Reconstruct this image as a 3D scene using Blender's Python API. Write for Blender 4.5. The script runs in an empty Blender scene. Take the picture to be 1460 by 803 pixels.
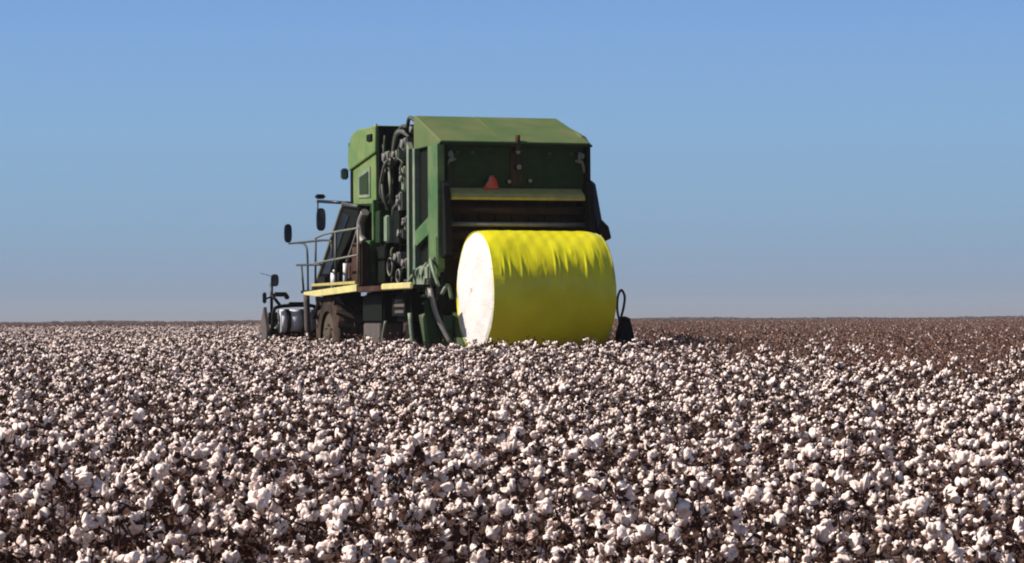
import bpy, bmesh, math, random
import numpy as np
from mathutils import Vector, Matrix, Euler

# ------------------------------------------------------------------ camera, sky, sun, exposure
scn = bpy.context.scene
COL = scn.collection
rad = math.radians
cam_d = bpy.data.cameras.new('camera'); cam = bpy.data.objects.new('camera', cam_d); COL.objects.link(cam)
CAM = Vector((0, 0, 1.7))
cam_d.sensor_width = 36; cam_d.lens = 3465 / 1460 * 36
cam_d.clip_start = .1; cam_d.clip_end = 6000
pitch, roll = rad(.893), rad(.35)
fw = Vector((0, math.cos(pitch), math.sin(pitch))); up = Vector((0, -math.sin(pitch), math.cos(pitch))); ri = Vector((1, 0, 0))
r2 = ri * math.cos(roll) - up * math.sin(roll); u2 = ri * math.sin(roll) + up * math.cos(roll)
cam.matrix_world = Matrix(((r2.x, u2.x, -fw.x, CAM.x), (r2.y, u2.y, -fw.y, CAM.y), (r2.z, u2.z, -fw.z, CAM.z), (0, 0, 0, 1)))
scn.camera = cam
scn.render.engine = 'CYCLES'
scn.cycles.filter_width = 2.0
scn.cycles.max_bounces = 5; scn.cycles.diffuse_bounces = 3; scn.cycles.glossy_bounces = 3
scn.view_settings.view_transform = 'Standard'; scn.view_settings.look = 'None'
scn.view_settings.gamma = 1; scn.view_settings.exposure = 0.52

SUN_EL, SUN_AZ = rad(41), rad(-95)          # azimuth clockwise from +Y: the sun stands to the left
sun_dir = Vector((math.sin(SUN_AZ) * math.cos(SUN_EL), math.cos(SUN_AZ) * math.cos(SUN_EL), math.sin(SUN_EL)))
w = bpy.data.worlds.new('World'); scn.world = w; w.use_nodes = True
nt = w.node_tree; nt.nodes.clear()
N = nt.nodes.new; L = nt.links.new
out = N('ShaderNodeOutputWorld'); bg = N('ShaderNodeBackground'); sky = N('ShaderNodeTexSky')
sky.sky_type = 'NISHITA'; sky.sun_disc = False; sky.sun_elevation = SUN_EL; sky.sun_rotation = SUN_AZ
sky.air_density = 1.0; sky.dust_density = 1.2
SKY = .05
bg.inputs['Strength'].default_value = SKY
# dusty air low over the plain: the lowest degrees of the sky take their own colours
tc = N('ShaderNodeTexCoord'); sp = N('ShaderNodeSeparateXYZ'); L(tc.outputs['Generated'], sp.inputs[0])
mr = N('ShaderNodeMapRange'); mr.inputs['From Min'].default_value = 0; mr.inputs['From Max'].default_value = .15
L(sp.outputs['Z'], mr.inputs['Value'])
ramp = N('ShaderNodeValToRGB'); L(mr.outputs['Result'], ramp.inputs['Fac'])
def s2l(c): return [((v / 255) / 12.92 if v <= 10 else (((v / 255) + .055) / 1.055) ** 2.4) for v in c]
EXPO = 2 ** scn.view_settings.exposure
SKYC = [(0, (148, 151, 161)), (.03, (143, 155, 172)), (.12, (141, 161, 185)), (.30, (138, 170, 200)), (.52, (136, 174, 211)), (.72, (130, 170, 216)), (.9, (122, 163, 218)), (1, (118, 159, 218))]
els = ramp.color_ramp.elements
while len(els) > 1: els.remove(els[0])
for i, (p, c) in enumerate(SKYC):
    e = els[0] if i == 0 else els.new(p)
    e.position = p
    e.color = [*[v / 1.0 for v in s2l(c)], 1]
sc_ = N('ShaderNodeVectorMath'); sc_.operation = 'SCALE'; sc_.inputs['Scale'].default_value = 1 / (SKY * EXPO)
L(ramp.outputs['Color'], sc_.inputs[0])
mx = N('ShaderNodeMix'); mx.data_type = 'RGBA'
m2 = N('ShaderNodeMapRange'); m2.inputs['From Min'].default_value = .14; m2.inputs['From Max'].default_value = .45
L(sp.outputs['Z'], m2.inputs['Value']); L(m2.outputs['Result'], mx.inputs['Factor'])
L(sc_.outputs[0], mx.inputs['A']); L(sky.outputs[0], mx.inputs['B'])
L(mx.outputs['Result'], bg.inputs['Color']); L(bg.outputs[0], out.inputs[0])

sl = bpy.data.lights.new('sun', 'SUN'); sl.energy = 4.9; sl.angle = rad(.5); sl.color = (1, .91, .82)
so = bpy.data.objects.new('sun', sl); COL.objects.link(so)
so.rotation_euler = sun_dir.to_track_quat('Z', 'Y').to_euler(); so.location = (-30, 0, 40)

# ------------------------------------------------------------------ materials
def mat(name, c, rough=.6, metal=0, c2=None, scale=6, dust=None, dust_amt=.35, bump=0, bscale=20, spec=.5, transl=0):
    m = bpy.data.materials.new(name); m.use_nodes = True
    t = m.node_tree; b = t.nodes['Principled BSDF']
    b.inputs['Roughness'].default_value = rough; b.inputs['Metallic'].default_value = metal
    b.inputs['Specular IOR Level'].default_value = spec
    n = t.nodes.new; l = t.links.new
    co = n('ShaderNodeTexCoord')
    c2 = c2 or tuple(v * .75 for v in c)
    nz = n('ShaderNodeTexNoise'); nz.inputs['Scale'].default_value = scale; nz.inputs['Detail'].default_value = 5
    l(co.outputs['Object'], nz.inputs['Vector'])
    r = n('ShaderNodeValToRGB'); r.color_ramp.elements[0].position = .35; r.color_ramp.elements[1].position = .68
    r.color_ramp.elements[0].color = (*c2, 1); r.color_ramp.elements[1].color = (*c, 1)
    l(nz.outputs['Fac'], r.inputs['Fac']); col = r.outputs['Color']
    if dust:
        z2 = n('ShaderNodeTexNoise'); z2.inputs['Scale'].default_value = 1.7; z2.inputs['Detail'].default_value = 9; z2.inputs['Roughness'].default_value = .7
        l(co.outputs['Object'], z2.inputs['Vector'])
        k = n('ShaderNodeMapRange'); k.inputs['From Min'].default_value = .4; k.inputs['From Max'].default_value = .75; k.inputs['To Max'].default_value = dust_amt
        l(z2.outputs['Fac'], k.inputs['Value'])
        x = n('ShaderNodeMix'); x.data_type = 'RGBA'; l(k.outputs[0], x.inputs['Factor']); l(col, x.inputs['A']); x.inputs['B'].default_value = (*dust, 1)
        col = x.outputs['Result']
        k2 = n('ShaderNodeMapRange'); k2.inputs['To Min'].default_value = rough; k2.inputs['To Max'].default_value = .95
        l(k.outputs[0], k2.inputs['Value']); l(k2.outputs[0], b.inputs['Roughness'])
    l(col, b.inputs['Base Color'])
    if bump:
        z3 = n('ShaderNodeTexNoise'); z3.inputs['Scale'].default_value = bscale; z3.inputs['Detail'].default_value = 4
        l(co.outputs['Object'], z3.inputs['Vector'])
        bp = n('ShaderNodeBump'); bp.inputs['Strength'].default_value = bump; bp.inputs['Distance'].default_value = .02
        l(z3.outputs['Fac'], bp.inputs['Height']); l(bp.outputs[0], b.inputs['Normal'])
    return m

DUST = (.30, .22, .15)
M = dict(
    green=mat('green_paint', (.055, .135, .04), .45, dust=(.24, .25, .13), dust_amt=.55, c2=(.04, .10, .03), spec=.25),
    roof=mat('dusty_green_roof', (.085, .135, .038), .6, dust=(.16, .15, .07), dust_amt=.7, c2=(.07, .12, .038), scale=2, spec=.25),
    dgreen=mat('shade_dark_green', (.013, .038, .011), .55, dust=(.06, .055, .03), dust_amt=.4, spec=.12),  # the machine's green, darkened to hold the shade of rear faces
    shade=mat('black_green_and_shade', (.003, .006, .003), .7, dust=(.012, .011, .008), dust_amt=.3, spec=.12),  # near-black parts; also shade of recesses and accumulator back put into the colour
    pale=mat('pale_green_steel', (.13, .20, .12), .5, dust=(.30, .29, .22), dust_amt=.7),
    black=mat('black_steel', (.007, .006, .007), .55, dust=(.03, .022, .016), dust_amt=.4, spec=.12),
    rubber=mat('tyre_rubber', (.022, .018, .016), .85, dust=(.15, .09, .06), dust_amt=.8, scale=9, spec=.12),
    hose=mat('hose_rubber', (.02, .026, .02), .6, dust=(.12, .12, .085), dust_amt=.6, scale=12),
    steel=mat('worn_steel', (.25, .24, .23), .5, .5, dust=(.2, .17, .14), dust_amt=.6),
    grey=mat('grey_steel', (.15, .16, .13), .55, .1, dust=(.2, .19, .14), dust_amt=.5),
    tan=mat('dusty_olive_ledge', (.42, .37, .10), .7, dust=(.4, .32, .16), dust_amt=.6),
    rail=mat('dark_rail_paint', (.02, .03, .03), .5, dust=(.10, .10, .085), dust_amt=.5),
    yellow=mat('yellow_edge_paint', (.62, .57, .20), .6, dust=(.48, .38, .24), dust_amt=.8, scale=3),
    rim=mat('yellow_rim_paint', (.06, .045, .025), .8, dust=(.10, .065, .04), dust_amt=1),
    brown=mat('rusty_brown_panel', (.045, .020, .014), .8, dust=(.10, .06, .04), dust_amt=.7, scale=3, spec=.12),
    mud=mat('mud_grey_panel', (.075, .062, .056), .85, dust=(.11, .085, .07), dust_amt=.6),
    white=mat('white_tank_plastic', (.72, .72, .74), .4, dust=(.4, .3, .24), dust_amt=.5),
    glass=mat('dark_cab_glass', (.005, .006, .008), .3, spec=.25),
    mirror=mat('mirror_shell', (.012, .018, .03), .35, spec=.25),
    mglass=mat('mirror_glass', (.09, .12, .17), .15, .6),
    red=mat('warning_red', (.50, .03, .015), .45, dust=(.4, .1, .05), dust_amt=.3),
    orange=mat('warning_orange', (.6, .08, .03), .5),
    lens=mat('lamp_lens', (.22, .20, .16), .35),
    dgreen2=mat('shaded_green_casting', (.035, .085, .03), .6, dust=(.14, .12, .08), dust_amt=.7, spec=.2),
    lgreen=mat('light_yellow_green', (.12, .20, .055), .5, dust=(.24, .26, .12), dust_amt=.6, c2=(.095, .17, .045), spec=.25),  # lighter, yellower green for the accumulator
    amber=mat('amber_lens', (.75, .25, .03), .3),
    belt=mat('baler_belt', (.02, .012, .010), .8, dust=(.09, .05, .035), dust_amt=.5, spec=.12),
)

# ------------------------------------------------------------------ helpers
def tag(o, label=None, cat=None, group=None, kind=None):
    if label: o['label'] = label
    if cat: o['category'] = cat
    if group: o['group'] = group
    if kind: o['kind'] = kind
    return o
def empty(name, loc=(0, 0, 0), rz=0):
    e = bpy.data.objects.new(name, None); COL.objects.link(e); e.location = loc; e.rotation_euler = (0, 0, rz); e.empty_display_size = .3
    return e
class MB:
    def __init__(s): s.bm = bmesh.new()
    def box(s, x0, x1, y0, y1, z0, z1, bev=.012):
        r = bmesh.ops.create_cube(s.bm, size=1)
        vs = r['verts']
        for v in vs:
            v.co = Vector(((x0 + x1) / 2 + v.co.x * (x1 - x0), (y0 + y1) / 2 + v.co.y * (y1 - y0), (z0 + z1) / 2 + v.co.z * (z1 - z0)))
        if bev:
            es = list({e for v in vs for e in v.link_edges})
            bmesh.ops.bevel(s.bm, geom=es, offset=min(bev, abs(x1 - x0) * .3, abs(y1 - y0) * .3, abs(z1 - z0) * .3), segments=2, affect='EDGES')
        return s
    def prism(s, pts, x0, x1, axis='x', bev=0.0):
        """polygon pts in (y,z) extruded along x, or in (x,z) extruded along y"""
        f = (lambda a, p: (a, p[0], p[1])) if axis == 'x' else (lambda a, p: (p[0], a, p[1]))
        A = [s.bm.verts.new(f(x0, p)) for p in pts]; B = [s.bm.verts.new(f(x1, p)) for p in pts]
        fs = [s.bm.faces.new(A), s.bm.faces.new(B[::-1])]
        n = len(pts)
        for i in range(n): fs.append(s.bm.faces.new((A[i], B[i], B[(i + 1) % n], A[(i + 1) % n])))
        bmesh.ops.recalc_face_normals(s.bm, faces=fs)
        if bev:
            es = list({e for fa in fs for e in fa.edges})
            bmesh.ops.bevel(s.bm, geom=es, offset=bev, segments=2, affect='EDGES')
        return s
    def hull(s, pts):
        vs = [s.bm.verts.new(p) for p in pts]
        bmesh.ops.convex_hull(s.bm, input=vs); return s
    def tube(s, pts, r, n=8, smooth=True, cap=True):
        pts = [Vector(p) for p in pts]
        if smooth and len(pts) > 2:
            q = []
            P = [pts[0] * 2 - pts[1]] + pts + [pts[-1] * 2 - pts[-2]]
            for i in range(1, len(P) - 2):
                for k in range(5):
                    t = k / 5
                    a, b, c, d = P[i - 1], P[i], P[i + 1], P[i + 2]
                    q.append(.5 * ((2 * b) + (c - a) * t + (2 * a - 5 * b + 4 * c - d) * t * t + (3 * b - a - 3 * c + d) * t ** 3))
            q.append(pts[-1]); pts = q
        rings = []
        u = None
        for i, p in enumerate(pts):
            d = (pts[min(i + 1, len(pts) - 1)] - pts[max(i - 1, 0)]).normalized()
            if u is None: u = d.orthogonal().normalized()
            u = (u - d * u.dot(d)).normalized(); v = d.cross(u)
            rr = r[i * len(r) // len(pts)] if isinstance(r, (list, tuple)) else r
            rings.append([s.bm.verts.new(p + (u * math.cos(2 * math.pi * k / n) + v * math.sin(2 * math.pi * k / n)) * rr) for k in range(n)])
        for a, b in zip(rings, rings[1:]):
            for k in range(n):
                f = s.bm.faces.new((a[k], a[(k + 1) % n], b[(k + 1) % n], b[k])); f.smooth = True
        if cap:
            s.bm.faces.new(rings[0][::-1]); s.bm.faces.new(rings[-1])
        return s
    def cyl(s, c, ax, r, h, n=24):
        """cylinder centred at c along axis ax ('x','y','z')"""
        d = {'x': Vector((1, 0, 0)), 'y': Vector((0, 1, 0)), 'z': Vector((0, 0, 1))}[ax] * h / 2
        c = Vector(c); return s.tube([c - d, c + d], r, n, smooth=False)
    def build(s, name, m, parent=None, bevel=0):
        me = bpy.data.meshes.new(name); s.bm.normal_update(); s.bm.to_mesh(me); s.bm.free()
        for mm in (m if isinstance(m, list) else [m]): me.materials.append(mm)
        o = bpy.data.objects.new(name, me); COL.objects.link(o); o.parent = parent
        if bevel:
            b = o.modifiers.new('bevel', 'BEVEL'); b.width = bevel; b.segments = 2; b.limit_method = 'ANGLE'
        return o

# ------------------------------------------------------------------ ground
def gz(y):
    t = min(max((y - 8) / 37, 0), 1); a = .33 * t * t * (3 - 2 * t)
    t = min(max((y - 45) / 85, 0), 1)
    return a + .03 * t
def gzv(y):
    t = np.clip((y - 8) / 37, 0, 1); a = .33 * t * t * (3 - 2 * t)
    return a + .03 * np.clip((y - 45) / 85, 0, 1)
gmat = mat('dry_soil', (.125, .085, .066), .95, c2=(.085, .055, .045), scale=.35, dust=(.17, .11, .09), dust_amt=.7, bump=.6, bscale=6, spec=.1)
bm = bmesh.new()
ys = [-200, -50, 0, 4, 8] + [8 + i * 2.4 for i in range(1, 51)] + [140, 200, 400, 900, 1800, 4000]
xs = [-4000, -900, -200, -60, -20, 0, 20, 60, 200, 900, 4000]
g = [[bm.verts.new((x, y, gz(y))) for x in xs] for y in ys]
for a, b in zip(g, g[1:]):
    for i in range(len(xs) - 1): bm.faces.new((a[i], a[i + 1], b[i + 1], b[i])).smooth = True
s = MB(); s.bm.free(); s.bm = bm
tag(s.build('ground', gmat), 'dry brown soil of the flat field', kind='structure')

# ------------------------------------------------------------------ harvester
T = rad(-18.7)
HO = Vector((.156, 46.37, .33))
hv = empty('cotton_harvester', HO, -T)
tag(hv, 'green cotton harvester with built-in round baler driving away through the white cotton', 'harvester')
def P(name, m, mb, parent=hv, bevel=0): return mb.build(name, m, parent, bevel)

# --- round baler chamber at the rear
XL, XR = -1.58, 1.46
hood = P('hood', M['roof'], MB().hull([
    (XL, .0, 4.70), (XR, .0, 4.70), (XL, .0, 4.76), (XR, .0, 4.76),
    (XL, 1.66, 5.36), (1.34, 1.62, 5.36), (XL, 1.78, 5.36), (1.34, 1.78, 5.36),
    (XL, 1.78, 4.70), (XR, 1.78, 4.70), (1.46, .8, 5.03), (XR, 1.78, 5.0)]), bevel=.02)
P('hood_step', M['roof'], MB().hull([(1.38, .25, 4.8), (1.52, .25, 4.8), (1.38, .35, 4.93), (1.50, .4, 4.92), (1.42, 1.0, 5.12), (1.5, 1.0, 5.06), (1.4, 1.7, 5.14), (1.52, 1.7, 5.05), (1.4, 1.7, 4.8), (1.52, 1.7, 4.8)]), bevel=.01)
# tall pale side frame with openings
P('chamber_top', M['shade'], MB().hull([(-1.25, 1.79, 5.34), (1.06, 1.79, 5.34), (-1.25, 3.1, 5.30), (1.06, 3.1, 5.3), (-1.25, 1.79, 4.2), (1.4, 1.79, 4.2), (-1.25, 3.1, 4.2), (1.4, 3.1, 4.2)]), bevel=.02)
P('side_frame', M['green'], MB().prism([(.0, 4.698), (.0, 2.35), (.12, 2.2), (.52, 2.2), (.62, 2.35), (.64, 4.698)], -1.64, -1.50)
  .prism([(.03, 2.95), (.03, 2.2), (.5, 1.95), (.6, 2.2)], -1.66, -1.585)
  .prism([(.62, 3.36), (.62, 3.02), (1.52, 2.80), (1.6, 2.85), (1.6, 3.10)], -1.62, -1.5), bevel=.012)
P('frame_bar', M['pale'], MB().prism([(1.6, 4.72), (1.6, 2.1), (1.74, 2.0), (1.74, 4.72)], -1.62, -1.5), bevel=.01)
P('frame_bar', M['pale'], MB().prism([(2.22, 4.75), (2.22, 2.0), (2.36, 2.0), (2.36, 4.9)], -1.56, -1.44), bevel=.01)
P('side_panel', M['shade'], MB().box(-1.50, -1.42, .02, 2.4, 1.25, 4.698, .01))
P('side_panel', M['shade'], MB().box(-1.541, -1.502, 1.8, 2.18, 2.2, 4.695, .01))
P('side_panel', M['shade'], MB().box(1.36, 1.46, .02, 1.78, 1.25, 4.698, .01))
# rear gate
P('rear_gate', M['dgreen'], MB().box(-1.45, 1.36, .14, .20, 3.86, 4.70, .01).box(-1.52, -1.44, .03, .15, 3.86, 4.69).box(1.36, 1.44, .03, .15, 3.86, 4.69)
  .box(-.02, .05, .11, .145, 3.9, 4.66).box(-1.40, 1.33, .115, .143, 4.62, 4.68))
P('gate_ledge', M['tan'], MB().prism([(.14, 3.88), (-.06, 3.76), (-.12, 3.68), (-.08, 3.64), (.14, 3.66)], -1.40, 1.30), bevel=.01)
P('gate_side', M['black'], MB().prism([(.0, 4.0), (-.12, 3.9), (-.22, 3.2), (-.25, 2.6), (.1, 2.5), (.16, 4.0)], -1.56, -1.42), bevel=.015)
P('gate_side', M['black'], MB().prism([(.0, 4.0), (-.12, 3.9), (-.22, 3.2), (-.25, 2.6), (.1, 2.5), (.16, 4.0)], 1.34, 1.46), bevel=.015)
P('gate_arm', M['mirror'], MB().hull([(1.44, -.05, 4.05), (1.53, -.05, 3.98), (1.53, .12, 3.98), (1.44, .12, 4.05), (1.54, -.1, 3.1), (1.68, -.1, 3.05), (1.66, .1, 3.1), (1.5, .1, 3.1)]), bevel=.02)
P('gate_pivot', M['black'], MB().hull([(1.62, -.12, 3.3), (1.78, -.1, 3.16), (1.84, -.1, 2.92), (1.7, -.12, 2.86), (1.55, -.12, 3.0), (1.62, .18, 3.3), (1.78, .18, 3.16), (1.84, .18, 2.92), (1.7, .18, 2.86), (1.55, .18, 3.0)]), bevel=.03)
P('baler_belt', M['belt'], MB().box(-1.4, 1.34, .55, .6, 1.3, 3.86, 0))
for x in range(8):
    P('baler_belt', M['belt'], MB().box(-1.36 + x * .335, -1.36 + x * .335 + .29, .38, .42, 1.9, 3.85, .005))
for y, z, r, m in ((.10, 3.46, .075, 'belt'), (.02, 3.18, .045, 'steel'), (.05, 2.98, .08, 'belt'), (.1, 2.6, .1, 'belt')):
    P('roller', M[m], MB().cyl((-.03, y, z), 'x', r, 2.72))
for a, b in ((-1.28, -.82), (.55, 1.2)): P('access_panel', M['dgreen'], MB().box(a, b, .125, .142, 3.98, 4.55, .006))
for x in (-1.2, -.9, .65, 1.1):
    P('hinge', M['dgreen2'], MB().box(x - .03, x + .03, .10, .125, 4.53, 4.58, .006))
P('roof_seam', M['roof'], MB().hull([(-.35, .02, 4.775), (-.31, .02, 4.775), (-.35, 1.6, 5.365), (-.31, 1.6, 5.365), (-.35, .04, 4.76), (-.31, .04, 4.76), (-.35, 1.62, 5.35), (-.31, 1.62, 5.35)]))
P('roof_lip', M['dgreen'], MB().box(-1.6, 1.48, -.03, .0, 4.68, 4.73, .006))
# warning triangle, lamps
tri = P('warning_triangle', M['red'], MB().prism([(-.72, 3.85), (-.40, 3.85), (-.44, 4.02), (-.52, 4.12), (-.57, 4.11), (-.64, 3.98)], .06, .085, 'y'))
P('reflective_centre', M['orange'], MB().prism([(-.65, 3.88), (-.47, 3.88), (-.55, 4.05)], .045, .058, 'y'), tri)
P('bracket', M['lens'], MB().tube([(-.66, .035, 3.92), (-.60, .03, 4.0), (-.585, .035, 4.08)], .018), tri)
def worklamp(x, z, s=1.0, m='lens'):
    b = P('work_lamp', M['black'], MB().box(x - .07 * s, x + .07 * s, .02, .12, z - .06 * s, z + .06 * s, .02))
    P('lens', M[m], MB().cyl((x, .015, z), 'y', .05 * s, .014, 16), b)
    return b
worklamp(-.02, 4.57, .9); worklamp(.0, 4.28, 1.0); worklamp(-.2, 4.0, .7); worklamp(.22, 4.02, .7)
P('tail_lamp', M['brown'], MB().cyl((-.02, .04, 4.74), 'z', .05, .30, 14).cyl((-.02, .06, 4.70), 'z', .065, .05, 14))
for sx, x in ((1, -1.38), (-1, 1.28)):
    P('gate_latch', M['grey'], MB().tube([(x - .08 * sx, .1, 4.20), (x - .03 * sx, .06, 4.36), (x + .05 * sx, .04, 4.46), (x + .02 * sx, .06, 4.58)], .03)
      .tube([(x - .02 * sx, .05, 4.38), (x + .12 * sx, .05, 4.42)], .028).box(x - .03, x + .06, .03, .08, 4.46, 4.56))
# --- between chamber and accumulator: body core, hydraulics
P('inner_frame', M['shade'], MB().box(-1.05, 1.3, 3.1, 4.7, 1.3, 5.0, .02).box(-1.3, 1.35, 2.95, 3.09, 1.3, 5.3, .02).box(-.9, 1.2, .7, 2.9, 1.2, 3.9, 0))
P('frame_post', M['green'], MB().box(-1.62, -1.5, 4.62, 4.74, 2.1, 3.86))
P('frame_post', M['grey'], MB().box(-1.45, -1.37, 2.62, 2.70, 2.1, 4.9))
P('control_box', M['pale'], MB().box(-1.62, -1.25, 3.55, 3.85, 2.95, 3.5, .03))
P('control_box', M['dgreen'], MB().box(-1.6, -1.3, 4.2, 4.55, 2.95, 3.62, .02))
P('control_box', M['shade'], MB().box(-1.52, -1.2, 3.0, 3.42, 2.9, 3.6, .03))
P('service_door', M['green'], MB().box(-1.72, -1.55, 4.55, 5.35, 2.12, 3.02, .02).box(-1.735, -1.722, 4.65, 5.25, 2.2, 2.55, .004))
P('service_door', M['shade'], MB().box(-1.62, -1.4, 3.75, 4.5, 2.12, 2.88, .02))
random.seed(5)
def hose(pts, r=.028, m='hose'): return P('hose', M[m], MB().tube(pts, r, 8))
for k in range(10):
    y0 = random.uniform(2.5, 4.4); z = random.choice((random.uniform(4.6, 5.2), random.uniform(3.6, 4.6), random.uniform(2.3, 3.4)))
    x = random.uniform(-1.5, -1.2); pts = []
    for j in range(5):
        pts.append((x, y0, z)); y0 += random.uniform(-.35, .45); y0 = min(max(y0, 2.45), 4.6); z -= random.uniform(.1, .5); z = max(z, 2.15); x = random.uniform(-1.58, -1.2)
    hose(pts, random.choice((.02, .028, .04)), random.choice(('hose', 'dgreen2', 'hose', 'grey')))
for k in range(5):
    y0 = 2.35 + k * .09
    hose([(-1.5, y0, 5.0 + .04 * k), (-1.55, y0 + .5, 5.12), (-1.5, y0 + 1.0, 4.95 - .1 * k), (-1.42, y0 + 1.6, 4.72)], .026, ('hose', 'dgreen2', 'hose', 'grey', 'hose')[k])
hose([(-1.5, 1.7, 5.22), (-1.56, 2.1, 5.36), (-1.5, 2.5, 5.22), (-1.45, 3.0, 5.26), (-1.4, 3.6, 5.16)], .04)
for y, z, a, b, m in ((2.75, 4.88, .3, .28, 'grey'), (3.4, 4.72, .34, .22, 'pale'), (4.1, 4.7, .4, .26, 'grey'), (2.85, 4.2, .22, .5, 'pale'), (3.1, 3.75, .2, .4, 'grey'), (3.3, 2.62, .3, .25, 'steel'), (2.75, 2.5, .22, .2, 'steel'), (3.05, 3.1, .18, .22, 'grey'), (2.7, 3.3, .14, .3, 'steel'), (2.1, 5.12, .25, .18, 'dgreen')):
    b_ = P('valve_block', M[m], MB().box(-1.5, -1.28, y - a / 2, y + a / 2, z - b / 2, z + b / 2, .03))
    P('fitting', M['steel'], MB().cyl((-1.53, y, z), 'x', min(a, b) * .28, .06, 14).cyl((-1.51, y + a * .3, z + b * .25), 'x', .035, .06, 10), b_)
for y, z, r in ((3.55, 2.45, .22), (2.95, 2.25, .16), (3.9, 2.55, .15)):
    pu = P('pulley', M['shade'], MB().cyl((-1.52, y, z), 'x', r, .09).cyl((-1.58, y, z), 'x', r * .3, .05))
    P('pulley_rim', M['grey'], MB().tube([(-1.57, y + math.cos(a) * r * .8, z + math.sin(a) * r * .8) for a in [i * math.pi / 8 for i in range(17)]], .018, 6), pu)
# lower left corner of the chamber: pale guards and hoses
hose([(-1.62, 1.72, 2.25), (-1.70, 1.95, 2.0), (-1.72, 1.9, 1.62), (-1.66, 1.5, 1.5), (-1.66, 1.25, 1.9), (-1.62, 1.3, 2.3)], .035, 'pale')
hose([(-1.6, .5, 2.45), (-1.75, .1, 2.5), (-1.78, -.15, 2.3), (-1.72, -.3, 2.0)], .035, 'pale')
P('chain_guard', M['pale'], MB().prism([(1.15, 2.28), (1.1, 1.98), (.62, 2.02), (.5, 2.3), (.8, 2.42)], -1.74, -1.665), bevel=.03)
P('valve_block', M['pale'], MB().box(-1.8, -1.67, .12, .38, 2.12, 2.42, .04).cyl((-1.8, .45, 2.3), 'x', .09, .1, 14))
for q in range(7):
    hose([(-1.68, .1 + q * .16, 2.55 - .03 * q), (-1.76, .02 + q * .2, 2.3), (-1.7, .25 + q * .16, 2.02 + .03 * (q % 3)), (-1.72, .1 + q * .19, 1.78)], (.022, .03)[q % 2], ('hose', 'pale', 'hose', 'grey')[q % 4])
P('step_plate', M['pale'], MB().box(-1.8, -1.68, .2, 1.05, 1.66, 1.71, .01).box(-1.8, -1.7, .45, .8, 1.80, 1.85, .01))
# --- accumulator
acc = P('accumulator', M['lgreen'], MB().prism([(4.80, 5.42), (6.3, 5.44), (6.75, 5.36), (7.0, 5.10), (7.06, 4.75), (6.95, 4.60), (4.84, 4.86)], -1.52, 1.4), bevel=.03)
P('accumulator_back', M['shade'], MB().box(-1.47, 1.35, 4.72, 4.796, 3.85, 5.40, .01))
P('vent_grille', M['shade'], MB().box(-1.56, -1.522, 5.0, 5.36, 5.12, 5.26, .01), acc)
P('lifting_eye', M['shade'], MB().box(-1.50, -1.40, 6.96, 7.06, 5.02, 5.22, .02), acc)
P('marker_lamp', M['mglass'], MB().box(-1.66, -1.5, 7.02, 7.16, 4.42, 4.66, .03), acc)
lo = P('accumulator_base', M['lgreen'], MB().prism([(4.95, 4.84), (6.78, 4.60), (6.78, 3.86), (4.95, 3.80)], -1.47, 1.35), bevel=.015)
P('mesh_panel', M['pale'], MB().prism([(5.35, 4.60), (6.3, 4.48), (6.3, 3.98), (5.35, 3.95)], -1.492, -1.472), lo)
P('panel_frame', M['dgreen'], MB().prism([(5.45, 4.50), (6.15, 4.41), (6.15, 4.05), (5.45, 4.03)], -1.505, -1.494), lo)
P('corner_post', M['black'], MB().box(-1.50, -1.40, 6.79, 6.92, 3.6, 4.62, .02))
P('lower_beam', M['dgreen'], MB().prism([(4.8, 3.80), (6.9, 3.84), (6.9, 3.70), (4.8, 3.60)], -1.46, 1.3), bevel=.01)
P('centre_plate', M['brown'], MB().box(-.14, .10, .112, .139, 3.92, 4.6, .008))
P('beacon', M['lens'], MB().cyl((-1.2, 5.9, 5.49), 'z', .035, .10, 14))
# --- cab
cab = P('feed_duct', M['shade'], MB().prism([(9.1, 2.2), (6.75, 3.86), (5.45, 3.78), (5.75, 3.45), (8.05, 2.2)], -1.68, -1.0), bevel=.02)
P('feed_duct', M['shade'], MB().prism([(9.1, 2.2), (6.75, 3.86), (5.45, 3.78), (5.75, 3.45), (8.05, 2.2)], .3, 1.0), bevel=.02)
P('duct_glazing', M['glass'], MB().prism([(8.7, 2.4), (6.9, 3.7), (6.3, 3.6), (8.0, 2.4)], -1.70, -1.682), cab)
P('duct_edge', M['grey'], MB().tube([(-1.7, 9.15, 2.18), (-1.7, 7.95, 3.0), (-1.68, 6.78, 3.9)], .05, 6), cab)
P('duct_edge', M['rail'], MB().tube([(-1.7, 6.75, 3.87), (-1.7, 5.45, 3.75)], .05, 6), cab)
P('brace', M['steel'], MB().tube([(-1.73, 5.2, 3.5), (-1.74, 5.75, 3.0), (-1.74, 6.4, 2.5), (-1.74, 5.6, 2.46)], .035, 6))
cabin = P('cab', M['shade'], MB().prism([(8.9, 2.2), (8.3, 3.9), (6.2, 3.95), (6.2, 2.2)], -.2, 1.3), bevel=.05)
P('cab_glass', M['glass'], MB().box(-.215, -.203, 6.5, 8.1, 2.6, 3.7, .004), cabin)
P('cab_floor', M['black'], MB().box(-1.8, 1.3, 6.2, 9.2, 2.04, 2.195, .02))
P('engine_block', M['brown'], MB().box(-1.4, .9, 6.12, 7.5, 2.2, 2.75, .04).box(-1.2, -.6, 6.3, 6.9, 2.74, 3.05, .05))
P('engine_cover', M['shade'], MB().box(-1.3, 1.2, 4.75, 6.1, 2.05, 3.6, .03))
P('added_pale_pipe', M['steel'], MB().tube([(-1.72, 4.9, 3.62), (-1.74, 5.15, 3.4), (-1.76, 5.1, 3.12), (-1.72, 4.95, 2.98)], .09, 10).tube([(-1.75, 5.75, 2.75), (-1.75, 5.5, 2.6), (-1.75, 5.1, 2.62)], .035, 8))  # pale bent pipe added in place of sky glimpsed through the gap
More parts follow.
